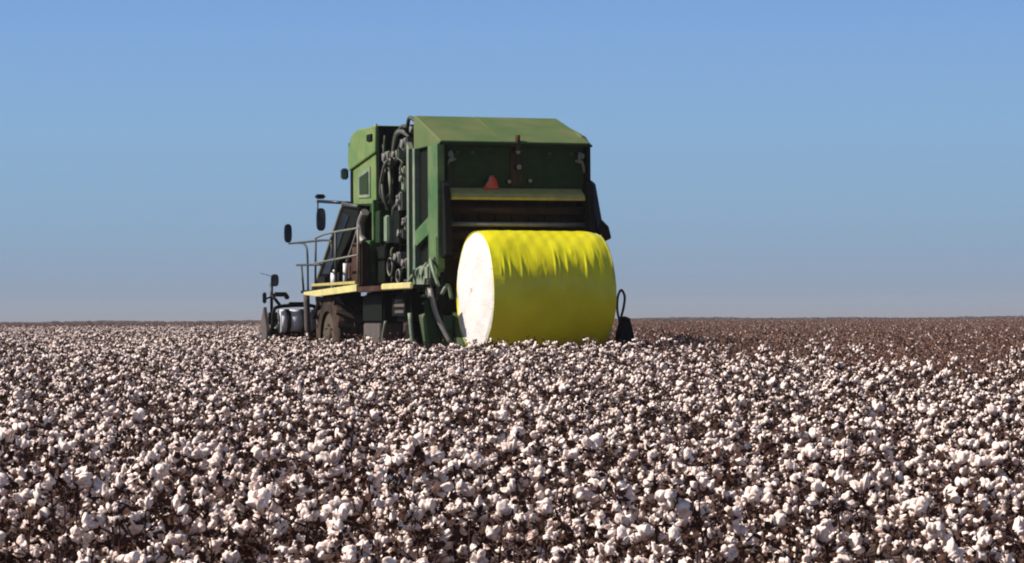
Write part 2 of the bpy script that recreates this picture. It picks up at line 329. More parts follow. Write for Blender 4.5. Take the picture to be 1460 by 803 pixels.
P('exhaust_stack', M['brown'], MB().box(-1.98, -1.76, 4.35, 5.05, 2.05, 2.98, .04))
P('air_cleaner', M['brown'], MB().box(-1.85, -1.7, 5.1, 6.1, 2.1, 2.58, .04))
P('fluid_bottle', M['white'], MB().cyl((-2.0, 6.35, 2.22), 'z', .09, .34, 14).cyl((-2.0, 6.35, 2.42), 'z', .04, .06, 12))
P('fluid_bottle', M['white'], MB().cyl((-1.95, 5.65, 2.32), 'z', .05, .5, 14))
P('seat_box', M['black'], MB().box(-2.1, -1.8, 6.75, 7.5, 2.12, 2.36, .05))
# --- platform and rails
P('platform', M['black'], MB().box(-2.34, -1.3, .55, 8.0, 1.97, 2.03, .006).box(-2.34, -2.0, -.7, .55, 1.97, 2.03, .006))
P('platform_edge', M['yellow'], MB().prism([(3.1, 2.09), (3.1, 1.95), (6.4, 1.88), (7.5, 1.93), (7.5, 1.99)], -2.40, -2.345), bevel=.008)
P('platform_edge', M['brown'], MB().box(-2.39, -2.345, 1.30, 3.05, 1.93, 2.04, .008))
P('platform_edge', M['yellow'], MB().box(-2.40, -2.345, -.75, 1.27, 1.95, 2.07, .02))
P('toe_board', M['tan'], MB().box(-2.35, -2.31, 3.4, 7.0, 2.1, 2.16, .006))
def rail(pts, r=.024, m='rail'): return P('handrail', M[m], MB().tube(pts, r, 8, smooth=len(pts) > 2))
rail([(-2.3, 8.5, 2.60), (-2.3, 6.4, 2.56)]); rail([(-2.3, 8.1, 2.60), (-2.3, 7.9, 2.02)])
rail([(-2.3, 9.25, 3.10), (-2.3, 8.2, 3.08), (-2.3, 7.75, 3.02), (-2.3, 7.55, 2.8), (-2.3, 7.5, 2.0)])
rail([(-2.3, 8.6, 3.09), (-2.3, 5.8, 3.06), (-2.3, 5.45, 2.95), (-2.3, 5.4, 2.7)])
rail([(-2.3, 6.85, 2.02), (-2.3, 6.8, 3.16)]); rail([(-2.3, 6.8, 3.14), (-2.3, 5.8, 3.2), (-2.3, 3.3, 3.22)], m='grey')
rail([(-2.3, 6.9, 2.60), (-2.3, 3.3, 2.68)], m='grey'); rail([(-2.3, 5.1, 2.02), (-2.3, 5.1, 3.2)], .03); rail([(-2.3, 3.35, 2.02), (-2.3, 3.3, 3.23)], m='grey')
# mirrors: two at the cab, one on the header
def mirror(c, h, wd, parent, name='mirror', two=False):
    x, y, z = c
    pts = []
    for i in range(20):
        a = 2 * math.pi * i / 20
        pts.append((x + math.copysign(abs(math.cos(a)) ** .6, math.cos(a)) * wd / 2, z + math.copysign(abs(math.sin(a)) ** .6, math.sin(a)) * h / 2))
    o = P(name, M['mirror'], MB().prism(pts, y, y + .09, 'y', .015), parent)
    for k, (zz, hh) in enumerate(((z + h * .23, h * .36), (z - h * .2, h * .4)) if two else ((z, h * .8),)):
        P('mirror_glass', M['mglass'], MB().box(x - wd * .33, x + wd * .33, y - .012, y - .002, zz - hh / 2, zz + hh / 2, .004), o)
    return o
P('mirror_arm', M['mirror'], MB().tube([(-1.5, 6.9, 3.90), (-2.0, 7.8, 3.98)], .035).tube([(-2.0, 7.8, 4.0), (-2.0, 7.8, 3.4)], .02))
mirror((-1.93, 7.75, 3.58), .5, .2, hv, two=True)
P('arm_lamp', M['mirror'], MB().box(-2.06, -1.84, 7.7, 7.85, 4.03, 4.13, .03))
mirror((-2.3, 9.3, 3.33), .42, .17, hv)
# --- wheels
def tyre(c, R_, W, m='rubber', lugs=22):
    c = Vector(c); mb = MB()
    prof = [(-.5, .60), (-.5, .85), (-.44, .95), (-.3, .965), (.3, .965), (.44, .95), (.5, .85), (.5, .60)]
    n = 44; rings = []
    for i in range(n):
        a = 2 * math.pi * i / n
        rings.append([mb.bm.verts.new((p[0] * W, math.cos(a) * p[1] * R_, math.sin(a) * p[1] * R_)) for p in prof])
    for i in range(n):
        for k in range(len(prof) - 1): mb.bm.faces.new((rings[i][k], rings[i][k + 1], rings[(i + 1) % n][k + 1], rings[(i + 1) % n][k]))
    for i in range(lugs * 2):                      # chevron lugs
        sd = 1 if i % 2 else -1; a0 = 2 * math.pi * i / (lugs * 2)
        ps = []
        for (x, da) in ((0, .16), (.5, -.02)):
            for q in (-.045, .045):
                for r in (.92, 1.03 if x < .4 else 1.01):
                    a = a0 + da + q; ps.append((sd * x * W, math.cos(a) * r * R_, math.sin(a) * r * R_))
        mb.hull(ps)
    o = mb.build('tyre', M[m]); return o
def wheel(c, R_, W, name='wheel', lugs=22):
    e = empty(name, c); e.parent = hv
    t = tyre((0, 0, 0), R_, W, lugs=lugs); t.parent = e
    mb = MB()
    mb.tube([(-W * .42, 0, 0), (-W * .30, 0, 0)], R_ * .58, 32, False).cyl((-W * .45, 0, 0), 'x', R_ * .2, .12).cyl((W * .3, 0, 0), 'x', R_ * .58, .05, 32)
    for k in range(8):
        a = k * math.pi / 4; mb.cyl((-W * .45, math.cos(a) * R_ * .3, math.sin(a) * R_ * .3), 'x', .025, .06, 8)
    r = P('rim', M['rim'], mb, e); return e
wheel((-1.90, 6.05, .98), .98, .70, lugs=20); wheel((1.75, 5.95, .98), .98, .62)
wheel((-1.08, 5.95, .98), .98, .55); wheel((1.0, 5.95, .98), .98, .55)
wheel((-1.45, 1.9, .74), .74, .5, lugs=18); wheel((1.35, 1.9, .74), .74, .5, lugs=18)
P('front_strut', M['mud'], MB().tube([(-2.25, 7.85, 1.95), (-2.25, 7.75, 1.1), (-2.2, 7.9, .4)], .07, 8).tube([(-2.1, 7.5, 1.95), (-2.1, 7.35, .5)], .04, 8))
P('wheel_arch', M['black'], MB().prism([(7.5, 1.4), (7.1, 1.88), (5.2, 1.88), (4.9, 1.7), (5.3, 1.75), (7.0, 1.75)], -2.2, -1.3), bevel=.01)
P('side_tank', M['shade'], MB().box(-2.1, -1.2, 2.25, 3.75, 1.32, 1.88, .04))
P('mud_flap', M['mud'], MB().box(-2.12, -1.6, 2.3, 2.36, .3, 1.31, .02).box(-2.12, -2.06, 2.37, 3.6, .3, 1.31, .02))
P('chassis', M['black'], MB().box(-1.05, 1.0, -.3, 7.6, .9, 1.45, .03).box(-1.9, 1.8, 1.0, 1.35, .9, 1.3, .03).box(-1.4, 1.3, 2.6, 5.4, 1.0, 2.0, .03))
P('battery_box', M['shade'], MB().box(-2.1, -1.5, .55, 1.65, 1.35, 1.9, .10))
P('cooler_fins', M['mud'], MB().box(-2.12, -2.101, .65, 1.35, 1.62, 1.68, .004).box(-2.12, -2.101, .75, 1.25, 1.71, 1.77, .004).box(-2.12, -2.101, .7, 1.3, 1.5, 1.56, .004))
P('tie_rod', M['grey'], MB().tube([(-2.12, 1.95, 1.35), (-2.15, 2.05, 1.0), (-2.12, 2.0, .6)], .03))
# --- bale handler: cradle under the bale, ramps
for x0 in (-1.36, 1.26):
    P('handler_frame', M['dgreen2'], MB().prism([(.45, .95), (.4, 1.55), (-.05, 1.5), (-.5, 1.2), (-1.3, .72), (-2.1, .62), (-2.1, .5), (-1.2, .52), (-.4, .4), (.4, .4)], x0, x0 + .10), bevel=.01)
P('handler_plate', M['dgreen'], MB().box(-1.86, -1.37, .12, .2, 1.3, 1.75, .02).box(-1.9, -1.37, .02, .1, .35, 1.48, .02))
P('handler_plate', M['dgreen2'], MB().hull([(-1.94, .0, 1.40), (-1.9, .0, 1.50), (-1.98, .15, 1.46), (-1.75, .0, .5), (-1.85, .0, .5), (-1.8, .15, .5)]).hull([(-1.55, -.05, 1.45), (-1.38, -.1, 1.45), (-1.62, -.05, .5), (-1.4, -.1, .5), (-1.5, .02, 1.4), (-1.5, .02, .5)]))
P('lift_cylinder', M['steel'], MB().tube([(-1.75, .15, 1.95), (-1.68, -.05, 1.45), (-1.45, -.25, .9)], .05, 10))
P('lift_cylinder', M['pale'], MB().tube([(-1.55, .05, 1.85), (-1.45, -.02, 2.02), (-1.38, -.05, 1.75)], .04, 10).tube([(-2.05, .5, 1.5), (-2.02, .4, .9), (-1.95, .4, .5)], .045, 8))
P('handler_roller', M['grey'], MB().cyl((0, -.5, 1.0), 'x', .07, 2.5).cyl((0, -2.15, .62), 'x', .07, 2.5))
P('cross_beam', M['black'], MB().box(-1.5, 1.5, .2, .36, 1.2, 2.3, .02).box(-1.6, -1.37, .05, .3, 1.5, 2.3, .03))
P('ramp_arm', M['black'], MB().hull([(1.76, -.6, .4), (2.1, -.6, .4), (2.12, -.6, .95), (2.02, -.6, 1.38), (1.92, -.6, 1.42), (1.82, -.6, 1.1), (1.76, -.3, .4), (2.1, -.3, .4), (2.12, -.3, .95), (2.02, -.3, 1.38), (1.92, -.3, 1.42), (1.82, -.3, 1.1)]), bevel=.03)
P('handler_arm', M['black'], MB().box(1.36, 1.8, -.55, -.35, .6, .85, .03))
P('hose', M['hose'], MB().tube([(1.84, -.5, 1.3), (1.79, -.5, 1.52), (1.80, -.5, 1.78), (1.87, -.5, 1.92), (1.94, -.5, 1.80), (1.92, -.5, 1.60), (1.86, -.5, 1.38)], .024))
# --- picking header
P('header_frame', M['dgreen'], MB().box(-3.0, 3.0, 8.5, 8.75, 1.0, 1.2, .02).box(-3.0, 3.0, 8.5, 8.75, .35, .55, .02))
for i in range(6):
    x = -2.42 + i * .97
    u = P('picking_unit', M['green'], MB().hull([(x - .3, 8.75, .12), (x + .3, 8.75, .12), (x - .3, 8.75, 1.25), (x + .3, 8.75, 1.25), (x - .12, 10.2, .12), (x + .12, 10.2, .12), (x - .25, 9.6, 1.1), (x + .25, 9.6, 1.1)]), bevel=.02)
P('end_divider', M['mud'], MB().hull([(-3.06, 8.3, .3), (-2.98, 8.3, .3), (-3.06, 8.2, 1.15), (-2.98, 8.2, 1.15), (-3.06, 8.5, 1.68), (-2.99, 8.5, 1.68), (-3.06, 9.3, .3), (-2.98, 9.3, .3), (-3.04, 8.9, 1.3)]), bevel=.01)
dr = P('header_drum', M['white'], MB().cyl((-2.70, 8.25, 1.36), 'x', .26, .12, 28).cyl((-2.42, 8.25, 1.37), 'x', .25, .26, 28).cyl((-2.12, 8.25, 1.36), 'x', .25, .2, 28))
P('drum_band', M['black'], MB().cyl((-2.595, 8.25, 1.36), 'x', .27, .06, 28).cyl((-2.255, 8.25, 1.36), 'x', .27, .05, 28).cyl((-1.99, 8.25, 1.36), 'x', .26, .05, 28), dr)
P('header_guard', M['black'], MB().tube([(-2.95, 8.1, 1.2), (-2.92, 8.1, 1.6), (-2.78, 8.1, 1.68), (-2.55, 8.1, 1.7), (-2.1, 8.1, 1.7), (-1.98, 8.1, 1.6), (-1.95, 8.1, 1.1)], .04).box(-2.6, -2.2, 8.05, 8.15, 1.69, 1.78, .03).box(-3.0, -2.8, 8.2, 8.35, 1.25, 1.6, .05)
  .tube([(-2.95, 8.2, 1.95), (-2.75, 8.15, 1.68)], .035))
P('header_base', M['brown'], MB().box(-2.9, -1.9, 8.1, 8.45, .45, 1.08, .03))
P('mirror_pole', M['mirror'], MB().tube([(-2.9, 8.4, 1.5), (-2.9, 8.4, 2.2)], .035))
mirror((-2.83, 8.35, 2.26), .27, .17, hv)
P('header_lamp', M['mirror'], MB().box(-2.87, -2.55, 8.3, 8.42, 1.9, 2.0, .03).tube([(-2.9, 8.4, 1.9), (-3.05, 8.4, 1.85)], .02).box(-3.1, -3.02, 8.35, 8.45, 1.75, 2.0, .03).box(-2.62, -2.52, 8.3, 8.4, 1.84, 1.94, .02))
P('antenna', M['black'], MB().tube([(-2.9, 8.4, 2.35), (-3.15, 8.4, 2.42)], .006, 5))

# ------------------------------------------------------------------ round bale (lies on the handler: a thing of its own)
def bale():
    e = empty('round_cotton_bale', HO + Vector((0, 0, 0)), -T)
    tag(e, 'round cotton bale in yellow plastic wrap with bare white end behind the green harvester', 'bale')
    c = Vector((-.185, -1.42, 1.87)); Rr = 1.14; Wd = 2.36
    rng = random.Random(3)
    # wrap
    bm = bmesh.new(); n, m = 220, 150; rings = []
    wr = [(rng.uniform(-1.05, 1.05), rng.gauss(.38, .17), rng.uniform(.004, .015), rng.uniform(.008, .02), rng.uniform(.05, .16)) for _ in range(60)]
    wr += [(x, a, d, s_, l_) for x, a, d, s_, l_ in ((-.95, .42, .045, .02, .16), (-.84, .36, .05, .02, .2), (-.62, .40, .03, .02, .2), (.02, .46, .05, .018, .22), (.10, .40, .04, .018, .2), (.25, .42, .035, .02, .24), (.62, .42, .05, .02, .2), (.1, .75, .03, .10, .2), (.8, .62, .05, .09, .2))]
    for j in range(m + 1):
        x = -Wd / 2 + Wd * j / m; ring = []
        for i in range(n):
            a = 2 * math.pi * i / n                     # a=0: towards the rear (-y), pi/2 up
            r = Rr + .012 * math.sin(3 * a + x * 2) + .008 * math.sin(5 * a - x * 3)
            r -= .055 * max(0, abs(x) / (Wd / 2) - .82) / .18 * (1 if x > 0 else .35)
            for (wx, wa, d, sg, ln) in wr:
                da = (a - wa) / ln
                if abs(da) < 2.2:
                    dx = (x - wx - .05 * (a - wa)) / sg
                    if abs(dx) < 3: r += d * .34 * math.exp(-dx * dx) * math.exp(-da * da)
            # loose swell of the sheet around the shoulder
            r += .008 * math.exp(-((a - .72) / .22) ** 2) * (math.sin(x * 3.7 + 1) + .5 * math.sin(x * 8.3 + 2))
            r += .004 * math.sin(x * 23 + 5 * math.sin(a * 2.3)) * math.sin(a * 9 + x * 4)
            ring.append(bm.verts.new((x, -math.cos(a) * r, math.sin(a) * r)))
        rings.append(ring)
    for j in range(m):
        for i in range(n):
            f = bm.faces.new((rings[j][i], rings[j][(i + 1) % n], rings[j + 1][(i + 1) % n], rings[j + 1][i])); f.smooth = True
    # turned-in edge of the wrap on both ends
    for j, sx in ((0, 1), (m, -1)):
        inner = [bm.verts.new((v.co.x + sx * .03, v.co.y * .965, v.co.z * .965)) for v in rings[j]]
        for i in range(n): bm.faces.new((rings[j][i], rings[j][(i + 1) % n], inner[(i + 1) % n], inner[i]))
    bmesh.ops.recalc_face_normals(bm, faces=bm.faces)
    ym = mat('yellow_wrap', (.74, .70, .010), .34, c2=(.66, .59, .008), scale=1.5, bump=.35, bscale=7, spec=.5)
    s = MB(); s.bm.free(); s.bm = bm; o = s.build('plastic_wrap', ym, e); o.location = c
    # cotton ends
    cm = mat('pressed_cotton', (.70, .675, .65), .95, c2=(.60, .57, .54), scale=3, bump=.8, bscale=30, spec=.1)
    for sx in (-1, 1):
        bm = bmesh.new(); cen = bm.verts.new((sx * (Wd / 2 - .0), 0, 0)); prev = None
        for k in range(1, 25):
            ring = []
            for i in range(96):
                a = 2 * math.pi * i / 96; r = Rr * .962 * k / 24
                bul = .07 * (1 - (k / 24) ** 3) + rng.uniform(-.006, .006) + .012 * math.sin(r * 7 * math.cos(a) + 2) * math.sin(r * 6 * math.sin(a)) 
                if k == 24: bul = -.03
                ring.append(bm.verts.new((sx * (Wd / 2 + bul), -math.cos(a) * r, math.sin(a) * r)))
            for i in range(96):
                f = bm.faces.new((cen, ring[i], ring[(i + 1) % 96]) if prev is None else (prev[i], ring[i], ring[(i + 1) % 96], prev[(i + 1) % 96])); f.smooth = True
            prev = ring
        bmesh.ops.recalc_face_normals(bm, faces=bm.faces)
        vt, ft = np.array([(0, 0, .5), (.45, .1, 0), (-.2, .45, .1), (-.3, -.35, 0), (.1, -.1, -.4)]), ((0, 1, 2), (0, 2, 3), (0, 3, 1), (4, 2, 1), (4, 3, 2), (4, 1, 3))
        for _ in range(70):                       # loose tufts of lint
            a, q = rng.uniform(0, 6.28), Rr * .95 * math.sqrt(rng.random()); z_ = rng.uniform(.02, .055)
            vs = [bm.verts.new((sx * (Wd / 2 + .035 * (1 - (q / Rr) ** 3) + .01) + p[2] * z_ * .6, -math.cos(a) * q + p[0] * z_, math.sin(a) * q + p[1] * z_)) for p in vt]
            for f_ in ft: bm.faces.new([vs[i_] for i_ in f_])
        s = MB(); s.bm.free(); s.bm = bm; o = s.build('cotton_end', cm, e); o.location = c
bale()

# ------------------------------------------------------------------ cotton plants
lint = bpy.data.materials.new('cotton_lint'); lint.use_nodes = True
t_ = lint.node_tree; b_ = t_.nodes['Principled BSDF']; b_.inputs['Roughness'].default_value = 1; b_.inputs['Specular IOR Level'].default_value = .05
co_ = t_.nodes.new('ShaderNodeTexCoord'); nz = t_.nodes.new('ShaderNodeTexNoise'); nz.inputs['Scale'].default_value = 55; nz.inputs['Detail'].default_value = 4
t_.links.new(co_.outputs['Object'], nz.inputs['Vector'])
rp = t_.nodes.new('ShaderNodeValToRGB'); rp.color_ramp.elements[0].position = .3; rp.color_ramp.elements[1].position = .55
rp.color_ramp.elements[0].color = (.62, .44, .37, 1); rp.color_ramp.elements[1].color = (.95, .81, .74, 1)
nf = t_.nodes.new('ShaderNodeTexNoise'); nf.inputs['Scale'].default_value = 260; nf.inputs['Detail'].default_value = 3
t_.links.new(co_.outputs['Object'], nf.inputs['Vector'])
bf = t_.nodes.new('ShaderNodeBump'); bf.inputs['Strength'].default_value = .8; bf.inputs['Distance'].default_value = .004
t_.links.new(nf.outputs['Fac'], bf.inputs['Height']); t_.links.new(bf.outputs[0], b_.inputs['Normal'])
t_.links.new(nz.outputs['Fac'], rp.inputs['Fac']); t_.links.new(rp.outputs['Color'], b_.inputs['Base Color'])
burm = mat('dry_bur', (.085, .045, .035), .8, c2=(.045, .024, .02), scale=30, spec=.2)
stem = mat('dry_stem', (.075, .036, .030), .8, c2=(.04, .02, .018), scale=25, spec=.2)
leafm = mat('dry_leaf', (.08, .038, .025), .8, c2=(.04, .020, .015), scale=14, spec=.15)
stalkm = mat('picked_stalk', (.25, .145, .11), .85, c2=(.13, .072, .055), scale=14, spec=.15)
PM = [lint, burm, stem, leafm, stalkm]

ICO = {}
def ico(sub):
    if sub not in ICO:
        bm = bmesh.new(); bmesh.ops.create_icosphere(bm, subdivisions=sub, radius=1)
        ICO[sub] = (np.array([v.co[:] for v in bm.verts]), np.array([[v.index for v in f.verts] for f in bm.faces])); bm.free()
    return ICO[sub]
def boll_geo(seed, sub):
    """an open boll: four or five fluffy locks spilling out of a five-pointed bur. axis +z"""
    r = np.random.RandomState(seed)
    V, F, Mi = [], [], []; off = 0
    nl = r.choice([3, 4, 5]); v0, f0 = ico(sub)
    ph = r.rand() * 6
    for k in range(nl):
        a = ph + 2 * math.pi * k / nl + r.uniform(-.25, .25)
        sz = np.array([.62, .62, .95]) * r.uniform(.7, 1.2, 3) * .021 * r.uniform(.85, 1.25)
        v = v0.copy()
        fr = r.uniform(1.5, 4, (4, 3)); p = r.rand(4) * 6
        d = 1 + sum(.11 * np.sin(v @ fr[q] * 1.6 + p[q]) for q in range(4)) + (sum(.035 * np.sin(v @ r.uniform(-14, 14, 3) + q) for q in range(4)) if sub > 2 else 0)
        v = v * d[:, None] * sz
        til = r.uniform(.25, 1.0)                     # spill outward
        c, s_ = math.cos(til), math.sin(til)
        v = np.c_[v[:, 0] * c + v[:, 2] * s_, v[:, 1], -v[:, 0] * s_ + v[:, 2] * c]
        v += np.array([.014 * r.uniform(.7, 1.5), 0, .012 + r.uniform(-.008, .012)])
        ca, sa = math.cos(a), math.sin(a)
        v = np.c_[v[:, 0] * ca - v[:, 1] * sa, v[:, 0] * sa + v[:, 1] * ca, v[:, 2]]
        V.append(v); F.append(f0 + off); Mi.append(np.zeros(len(f0), int)); off += len(v)
    for k in range(5):                                # bur points, curled back
        a = 2 * math.pi * k / 5 + .3; ca, sa = math.cos(a), math.sin(a)
        q = np.array([(0, .006, -.012), (0, -.006, -.012), (.019, .009, -.009), (.019, -.009, -.009), (.034, 0, .004 + r.uniform(-.008, .008))])
        q = np.c_[q[:, 0] * ca - q[:, 1] * sa, q[:, 0] * sa + q[:, 1] * ca, q[:, 2]]
        V.append(q); F.append(np.array([(0, 1, 2), (1, 3, 2), (2, 3, 4)]) + off); Mi.append(np.ones(3, int)); off += 5
    return np.vstack(V), np.vstack(F), np.concatenate(Mi)
def tube_geo(pts, rs, n=5):
    pts = np.array(pts, float); V = []; F = []
    for i, p in enumerate(pts):
        d = pts[min(i + 1, len(pts) - 1)] - pts[max(i - 1, 0)]; d /= np.linalg.norm(d) + 1e-9
        u = np.cross(d, (0.3, 1, .2)); u /= np.linalg.norm(u); w_ = np.cross(d, u)
        for k in range(n): V.append(p + (u * math.cos(6.2832 * k / n) + w_ * math.sin(6.2832 * k / n)) * rs[i])
    for i in range(len(pts) - 1):
        for k in range(n):
            a, b = i * n + k, i * n + (k + 1) % n; F += [(a, b, b + n), (a, b + n, a + n)]
    return np.array(V), np.array(F)
def mesh_from(name, geos):
    """geos: list of (V, F tri, material index array or int)"""
    off = 0; Vs, Fs, Ms = [], [], []
    for v, f, m in geos:
        Vs.append(v); Fs.append(f + off); Ms.append(np.full(len(f), m) if np.isscalar(m) else m); off += len(v)
    V, F, Mi = np.vstack(Vs), np.vstack(Fs), np.concatenate(Ms)
    me = bpy.data.meshes.new(name)
    me.vertices.add(len(V)); me.vertices.foreach_set('co', V.ravel())
    me.loops.add(F.size); me.loops.foreach_set('vertex_index', F.ravel().astype('i4'))
    me.polygons.add(len(F)); me.polygons.foreach_set('loop_start', np.arange(0, F.size, 3, dtype='i4'))
    for m in PM: me.materials.append(m)
    me.polygons.foreach_set('material_index', Mi.astype('i4')); me.polygons.foreach_set('use_smooth', (Mi == 0))
    me.update(calc_edges=True); me.validate(); return me
def leaf_geo(r, c, size):
    """a curled dry leaf: bent strip of six triangles"""
    u = r.normal(size=3); u /= np.linalg.norm(u); n_ = np.cross(u, r.normal(size=3)); n_ /= np.linalg.norm(n_); w_ = np.cross(u, n_)
    b = r.uniform(.2, .7)
    q = [(-.5, 0, 0), (-.15, .42, b * .3), (-.15, -.42, b * .3), (.2, .30, b * .1), (.2, -.30, b * .15), (.6, .0, b * .5)]
    V = np.array([c + (u * a + w_ * bb + n_ * cc) * size for a, bb, cc in q])
    return V, np.array([(0, 2, 1), (1, 2, 3), (2, 4, 3), (3, 4, 5)])
def plant(seed, picked=False):
    r = np.random.RandomState(seed); H = r.uniform(.80, .98) * (.93 if picked else 1)
    wood, leaves, bolls = [], [], []
    lean = r.uniform(-.07, .07, 2)
    main = [np.array([lean[0] * t + .012 * math.sin(t * 9 + seed), lean[1] * t + .012 * math.cos(t * 8 + seed), H * t]) for t in np.linspace(0, 1, 9)]
    wood.append(tube_geo(main, np.linspace(.008, .0028, 9), 6))
    nb = r.randint(11, 14)
    a0 = r.rand() * 6
    for k in range(nb):
        t = .25 + .73 * (k + r.uniform(-.3, .3)) / nb; p = main[0] * (1 - t) + main[-1] * t
        a = a0 + k * 2.4 + r.uniform(-.4, .4); ln = (.30 - .17 * t) * r.uniform(.7, 1.25); el = r.uniform(.3, .9)
        d = np.array([math.cos(a) * math.cos(el), math.sin(a) * math.cos(el), math.sin(el)])
        mid = p + d * ln * .5 + r.normal(size=3) * .012; end = p + d * ln + np.array([0, 0, r.uniform(-.03, .02)])
        wood.append(tube_geo([p, mid, end], [.0042, .003, .0022], 4))
        spots = [end] + ([mid] if r.rand() < .25 else [])
        for q in spots:
            if (r.rand() < .74) if not picked else (r.rand() < .16):
                out_ = np.array([math.cos(a), math.sin(a), 0]) * r.uniform(.1, 1.1) + np.array([0, 0, r.uniform(-.15, 1.0)]) + r.normal(size=3) * .3
                bolls.append((q + out_ / np.linalg.norm(out_) * .012, out_ / np.linalg.norm(out_), r.rand() * 6.28, r.uniform(.72, 1.5) * (.75 if picked else 1), r.randint(0, 8)))
            else:
                for _ in range(3): leaves.append(leaf_geo(r, q + r.normal(size=3) * .01, .03))
        for _ in range(r.randint(3, 8) + (1 if picked else 0)):
            leaves.append(leaf_geo(r, p + d * ln * r.uniform(.2, 1) + r.normal(size=3) * .025, r.uniform(.02, .045)))
    for q in range(r.randint(1, 3)):
        if not picked: bolls.append((main[-1] + np.array([*r.uniform(-.02, .02, 2), -.02 - .04 * q]), np.array([r.normal() * .3, r.normal() * .3, 1.]) / 1.05, r.rand() * 6, r.uniform(.75, 1.1), r.randint(0, 8)))
    for _ in range(6): leaves.append(leaf_geo(r, main[-1] + r.normal(size=3) * np.array([.04, .04, .06]), r.uniform(.02, .045)))
    return wood, leaves, bolls
def boll_matrix(b):
    p, ax, tw, sc, k = b
    q = Vector(ax).normalized().to_track_quat('Z', 'Y').to_matrix().to_4x4()
    return Matrix.Translation(Vector(p)) @ q @ Matrix.Rotation(tw, 4, 'Z') @ Matrix.Scale(float(sc), 4)

NV = 14
src = bpy.data.collections.new('cotton_plant_sources'); src2 = bpy.data.collections.new('picked_stalk_sources')   # never linked: instance sources only
low = [boll_geo(100 + k, 2) for k in range(8)]
variants = [plant(10 + i) for i in range(NV)]
def joined(name, var, low, picked=False):
    wood, leaves, bolls = var; G = [(v, f, 4 if picked else 2) for v, f in wood] + [(v, f, 4 if picked else 3) for v, f in leaves]
    for b in bolls:
        v, f, m = low[b[4]]; Mx = np.array(boll_matrix(b)); G.append((v @ Mx[:3, :3].T + Mx[:3, 3], f, m))
    return mesh_from(name, G)
for i, v in enumerate(variants):
    o = bpy.data.objects.new('cotton_plant_source_%02d' % i, joined('cotton_plant_far', v, low)); src.objects.link(o)
for i in range(8):
    o = bpy.data.objects.new('picked_stalk_source_%02d' % i, joined('picked_stalk', plant(200 + i, True), low, True)); src2.objects.link(o)

# where they grow: rows 0.95 m apart along the machine's line
rng = np.random.RandomState(11)
Rv = np.array([math.cos(T), -math.sin(T)]); Fv = np.array([math.sin(T), math.cos(T)])
rows = np.arange(-160, 160) * .80
def field(y0, y1, step, jit=.2):
    pts = []
    al = np.arange(-120, 420, step)
    for rr in rows:
        P_ = rr * Rv[None] + (al + rng.uniform(0, step))[:, None] * Fv[None]
        P_ = P_ + rng.normal(size=P_.shape) * np.array([jit, .1])
        k = (P_[:, 1] > y0) & (P_[:, 1] < y1) & (np.abs(P_[:, 0]) < .25 * P_[:, 1] + 1.6)
        pts.append(P_[k])
    return np.vstack(pts)
near = field(6.2, 60, .185)
mid_ = field(60, 165, .26, .25)
allp = np.vstack([near, mid_])
def local(p):
    d = p - np.array([HO.x, HO.y]); return d @ Rv, d @ Fv
lx, ly = local(allp)
foot = (lx > -3.2) & (lx < 3.2) & (ly > -2.75) & (ly < 10.2)
foot &= ~((ly < -.4) & ((lx < -2.6) | (lx > 2.5)))
foot &= ~((ly < 7.9) & (lx < -2.75))
allp = allp[~foot]
X, Y = allp[:, 0], allp[:, 1]
nzz = 1.6 * np.sin(X * .9 + Y * .23) + 1.1 * np.sin(X * 2.1 - Y * .6) + rng.normal(size=len(X)) * 1.6
bound = 40.5 - np.clip(X - 1.2, 0, 5.5) * 2.7 + nzz * 1.2
ispick = (rng.rand(len(X)) < 1 / (1 + np.exp(-(Y - bound - 1) / 2.2))) & (X > -3.4 - .07 * np.clip(Y - 50, 0, 99)) & (Y > 22)
ispick &= ~((Y < 43.5) & (X < 2.2))
edge = np.clip((Y - bound) / 14, 0, 1)
ispick &= ~(rng.rand(len(X)) > .93 + edge)
white = allp[~ispick]; pick = allp[ispick]
# the 300 plants that show largest stand as things of their own
tops = np.c_[white, gzv(white[:, 1]) + .9]
D = tops - np.array(CAM); dep = D @ np.array(fw); px = 730 + 3465 * (D @ np.array(r2)) / dep; py = 401.5 - 3465 * (D @ np.array(u2)) / dep
vis = (px > -15) & (px < 1475) & (py < 812)
idx = np.where(vis)[0]; idx = idx[np.argsort(dep[idx])][:300]
sel = np.zeros(len(white), bool); sel[idx] = True
solo = white[sel]; rest = white[~sel]
print('plants: white', len(white), 'picked', len(pick), 'solo to', dep[idx].max(), 'bolls/plant', np.mean([len(v[2]) for v in variants]))

